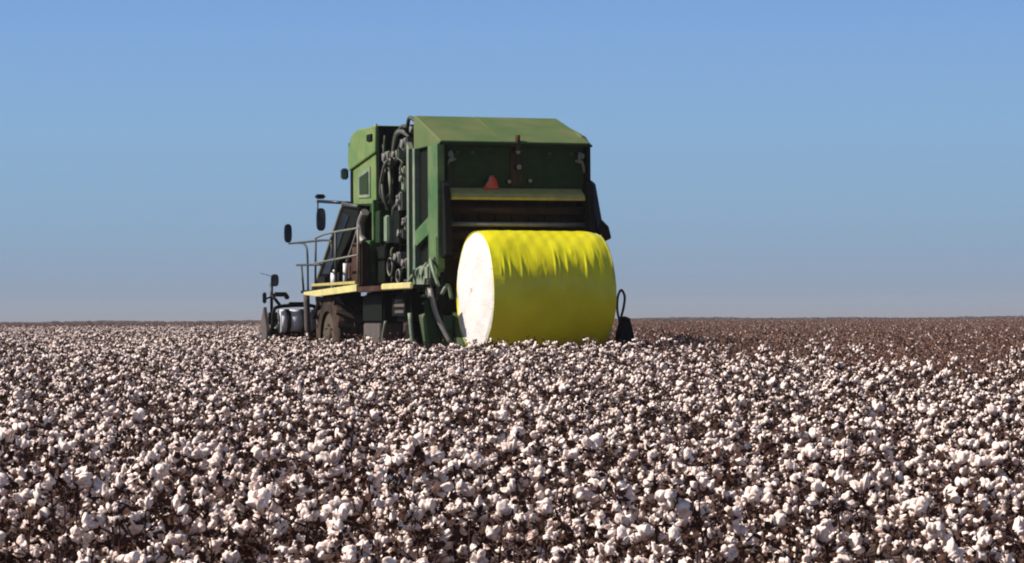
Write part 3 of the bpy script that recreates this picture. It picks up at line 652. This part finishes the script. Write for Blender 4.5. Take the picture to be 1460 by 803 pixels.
def swell(x, y): return .035 * np.sin(x * .8 + y * .25) + .03 * np.sin(y * .55 - x * .3 + 1) + .025 * np.sin(x * 2.3 + y * 1.3)
stalk_me = [mesh_from('stalk', [(v, f, 2) for v, f in var[0]]) for var in variants]
leaf_me = [mesh_from('dry_leaves', [(v, f, 3) for v, f in var[1]]) for var in variants]
boll_me = [mesh_from('boll', [boll_geo(100 + k, 3)]) for k in range(8)]
bmx = [[(boll_matrix(b), b[4]) for b in var[2]] for var in variants]
for (x, y) in solo:
    k = rng.randint(NV)
    e = bpy.data.objects.new('cotton_plant', None); COL.objects.link(e); e.empty_display_size = .1
    sc = rng.uniform(.9, 1.12) * float(1 + swell(x, y)) if y > 9.5 else rng.uniform(.84, .97)
    e.location = (x, y, gz(y)); e.rotation_euler = (rng.normal() * .05, rng.normal() * .05, rng.uniform(0, 6.28)); e.scale = (sc,) * 3
    e['label'] = 'dry brown cotton plant with open white bolls, in the nearest rows of the field'; e['category'] = 'cotton plant'; e['group'] = 'cotton plants in the nearest rows'
    for nm, me in (('stalk', stalk_me[k]), ('dry_leaves', leaf_me[k])):
        o = bpy.data.objects.new(nm, me); COL.objects.link(o); o.parent = e
    for mx_, bi in bmx[k]:
        o = bpy.data.objects.new('boll', boll_me[bi]); COL.objects.link(o); o.parent = e; o.matrix_local = mx_

def scatter(name, pts, coll, nvar, label, cat, zs=(.9, 1.12)):
    n = len(pts); me = bpy.data.meshes.new(name); me.vertices.add(n)
    co = np.c_[pts, gzv(pts[:, 1])]; me.vertices.foreach_set('co', co.ravel())
    a = me.attributes.new('pick', 'INT', 'POINT'); a.data.foreach_set('value', rng.randint(0, nvar, n).astype('i4'))
    a = me.attributes.new('turn', 'FLOAT_VECTOR', 'POINT'); a.data.foreach_set('vector', np.c_[rng.normal(size=(n, 2)) * .05, rng.uniform(0, 6.28, n)].ravel())
    a = me.attributes.new('size', 'FLOAT', 'POINT'); a.data.foreach_set('value', np.where(pts[:, 1] > 9.5, rng.uniform(*zs, n) * (1 + swell(pts[:, 0], pts[:, 1])), rng.uniform(.84, .97, n)))
    o = bpy.data.objects.new(name, me); COL.objects.link(o); tag(o, label, cat, kind='stuff')
    g = bpy.data.node_groups.new(name + '_scatter', 'GeometryNodeTree')
    g.interface.new_socket('Geometry', in_out='INPUT', socket_type='NodeSocketGeometry'); g.interface.new_socket('Geometry', in_out='OUTPUT', socket_type='NodeSocketGeometry')
    gi, go = g.nodes.new('NodeGroupInput'), g.nodes.new('NodeGroupOutput')
    ip = g.nodes.new('GeometryNodeInstanceOnPoints'); ci = g.nodes.new('GeometryNodeCollectionInfo')
    ci.inputs['Collection'].default_value = coll; ci.inputs['Separate Children'].default_value = True; ci.inputs['Reset Children'].default_value = True
    def na(nm, ty):
        q = g.nodes.new('GeometryNodeInputNamedAttribute'); q.data_type = ty; q.inputs['Name'].default_value = nm; return q.outputs[0]
    l = g.links.new
    l(gi.outputs[0], ip.inputs['Points']); l(ci.outputs[0], ip.inputs['Instance']); ip.inputs['Pick Instance'].default_value = True
    l(na('pick', 'INT'), ip.inputs['Instance Index'])
    er = g.nodes.new('FunctionNodeEulerToRotation'); l(na('turn', 'FLOAT_VECTOR'), er.inputs[0]); l(er.outputs[0], ip.inputs['Rotation'])
    l(na('size', 'FLOAT'), ip.inputs['Scale']); l(ip.outputs[0], go.inputs[0])
    md = o.modifiers.new('scatter', 'NODES'); md.node_group = g
    return o
scatter('cotton_crop', rest, src, NV, 'dense white cotton crop stretching back from the nearest rows', 'cotton crop')
scatter('picked_cotton_stalks', pick, src2, 8, 'brown picked-over cotton stalks with few bolls beyond the white crop', 'cotton stalks')
# the far brown field
farp = field(165, 330, .9, .4)
scatter('distant_stalks', farp, src2, 8, 'thin strip of brown stalks in the far field under the horizon', 'stalks', (1.0, 1.3))

# ------------------------------------------------------------------ far tree line
fm = mat('distant_foliage', (.05, .038, .035), .95, c2=(.035, .028, .026), scale=.12, spec=.05)
r = np.random.RandomState(4); v0, f0 = ico(2); G = []
PMs = PM; PM = [fm]
for i in range(2600):
    x = r.uniform(-330, 330); y = r.uniform(900, 980); h = r.uniform(.7, .95) * (1 + .15 * math.sin(x * .03) + .12 * math.sin(x * .11)) 
    v = v0 * (1 + r.uniform(-.3, .3, (len(v0), 1))) * np.array([r.uniform(1, 3), 2, h]); v[:, 2] = np.maximum(v[:, 2], -.4)
    G.append((v + np.array([x, y, .36 + h * .5]), f0, 0))
tl = bpy.data.objects.new('distant_tree_line', mesh_from('distant_tree_line', G)); COL.objects.link(tl)
tag(tl, 'low hazy line of scrub and trees along the horizon', 'tree line', kind='stuff')

# ------------------------------------------------------------------ dusty air
hz = MB(); hz.box(-700, 700, -30, 1100, -2, 9, 0)
hm = bpy.data.materials.new('dusty_air'); hm.use_nodes = True; ht = hm.node_tree; ht.nodes.clear()
ho = ht.nodes.new('ShaderNodeOutputMaterial'); pv = ht.nodes.new('ShaderNodeVolumePrincipled')
pv.inputs['Color'].default_value = (.78, .76, .80, 1); pv.inputs['Density'].default_value = .00022; pv.inputs['Anisotropy'].default_value = 0
ht.links.new(pv.outputs[0], ho.inputs['Volume'])
tag(hz.build('haze', hm), 'thin dusty haze over the far field', kind='stuff')
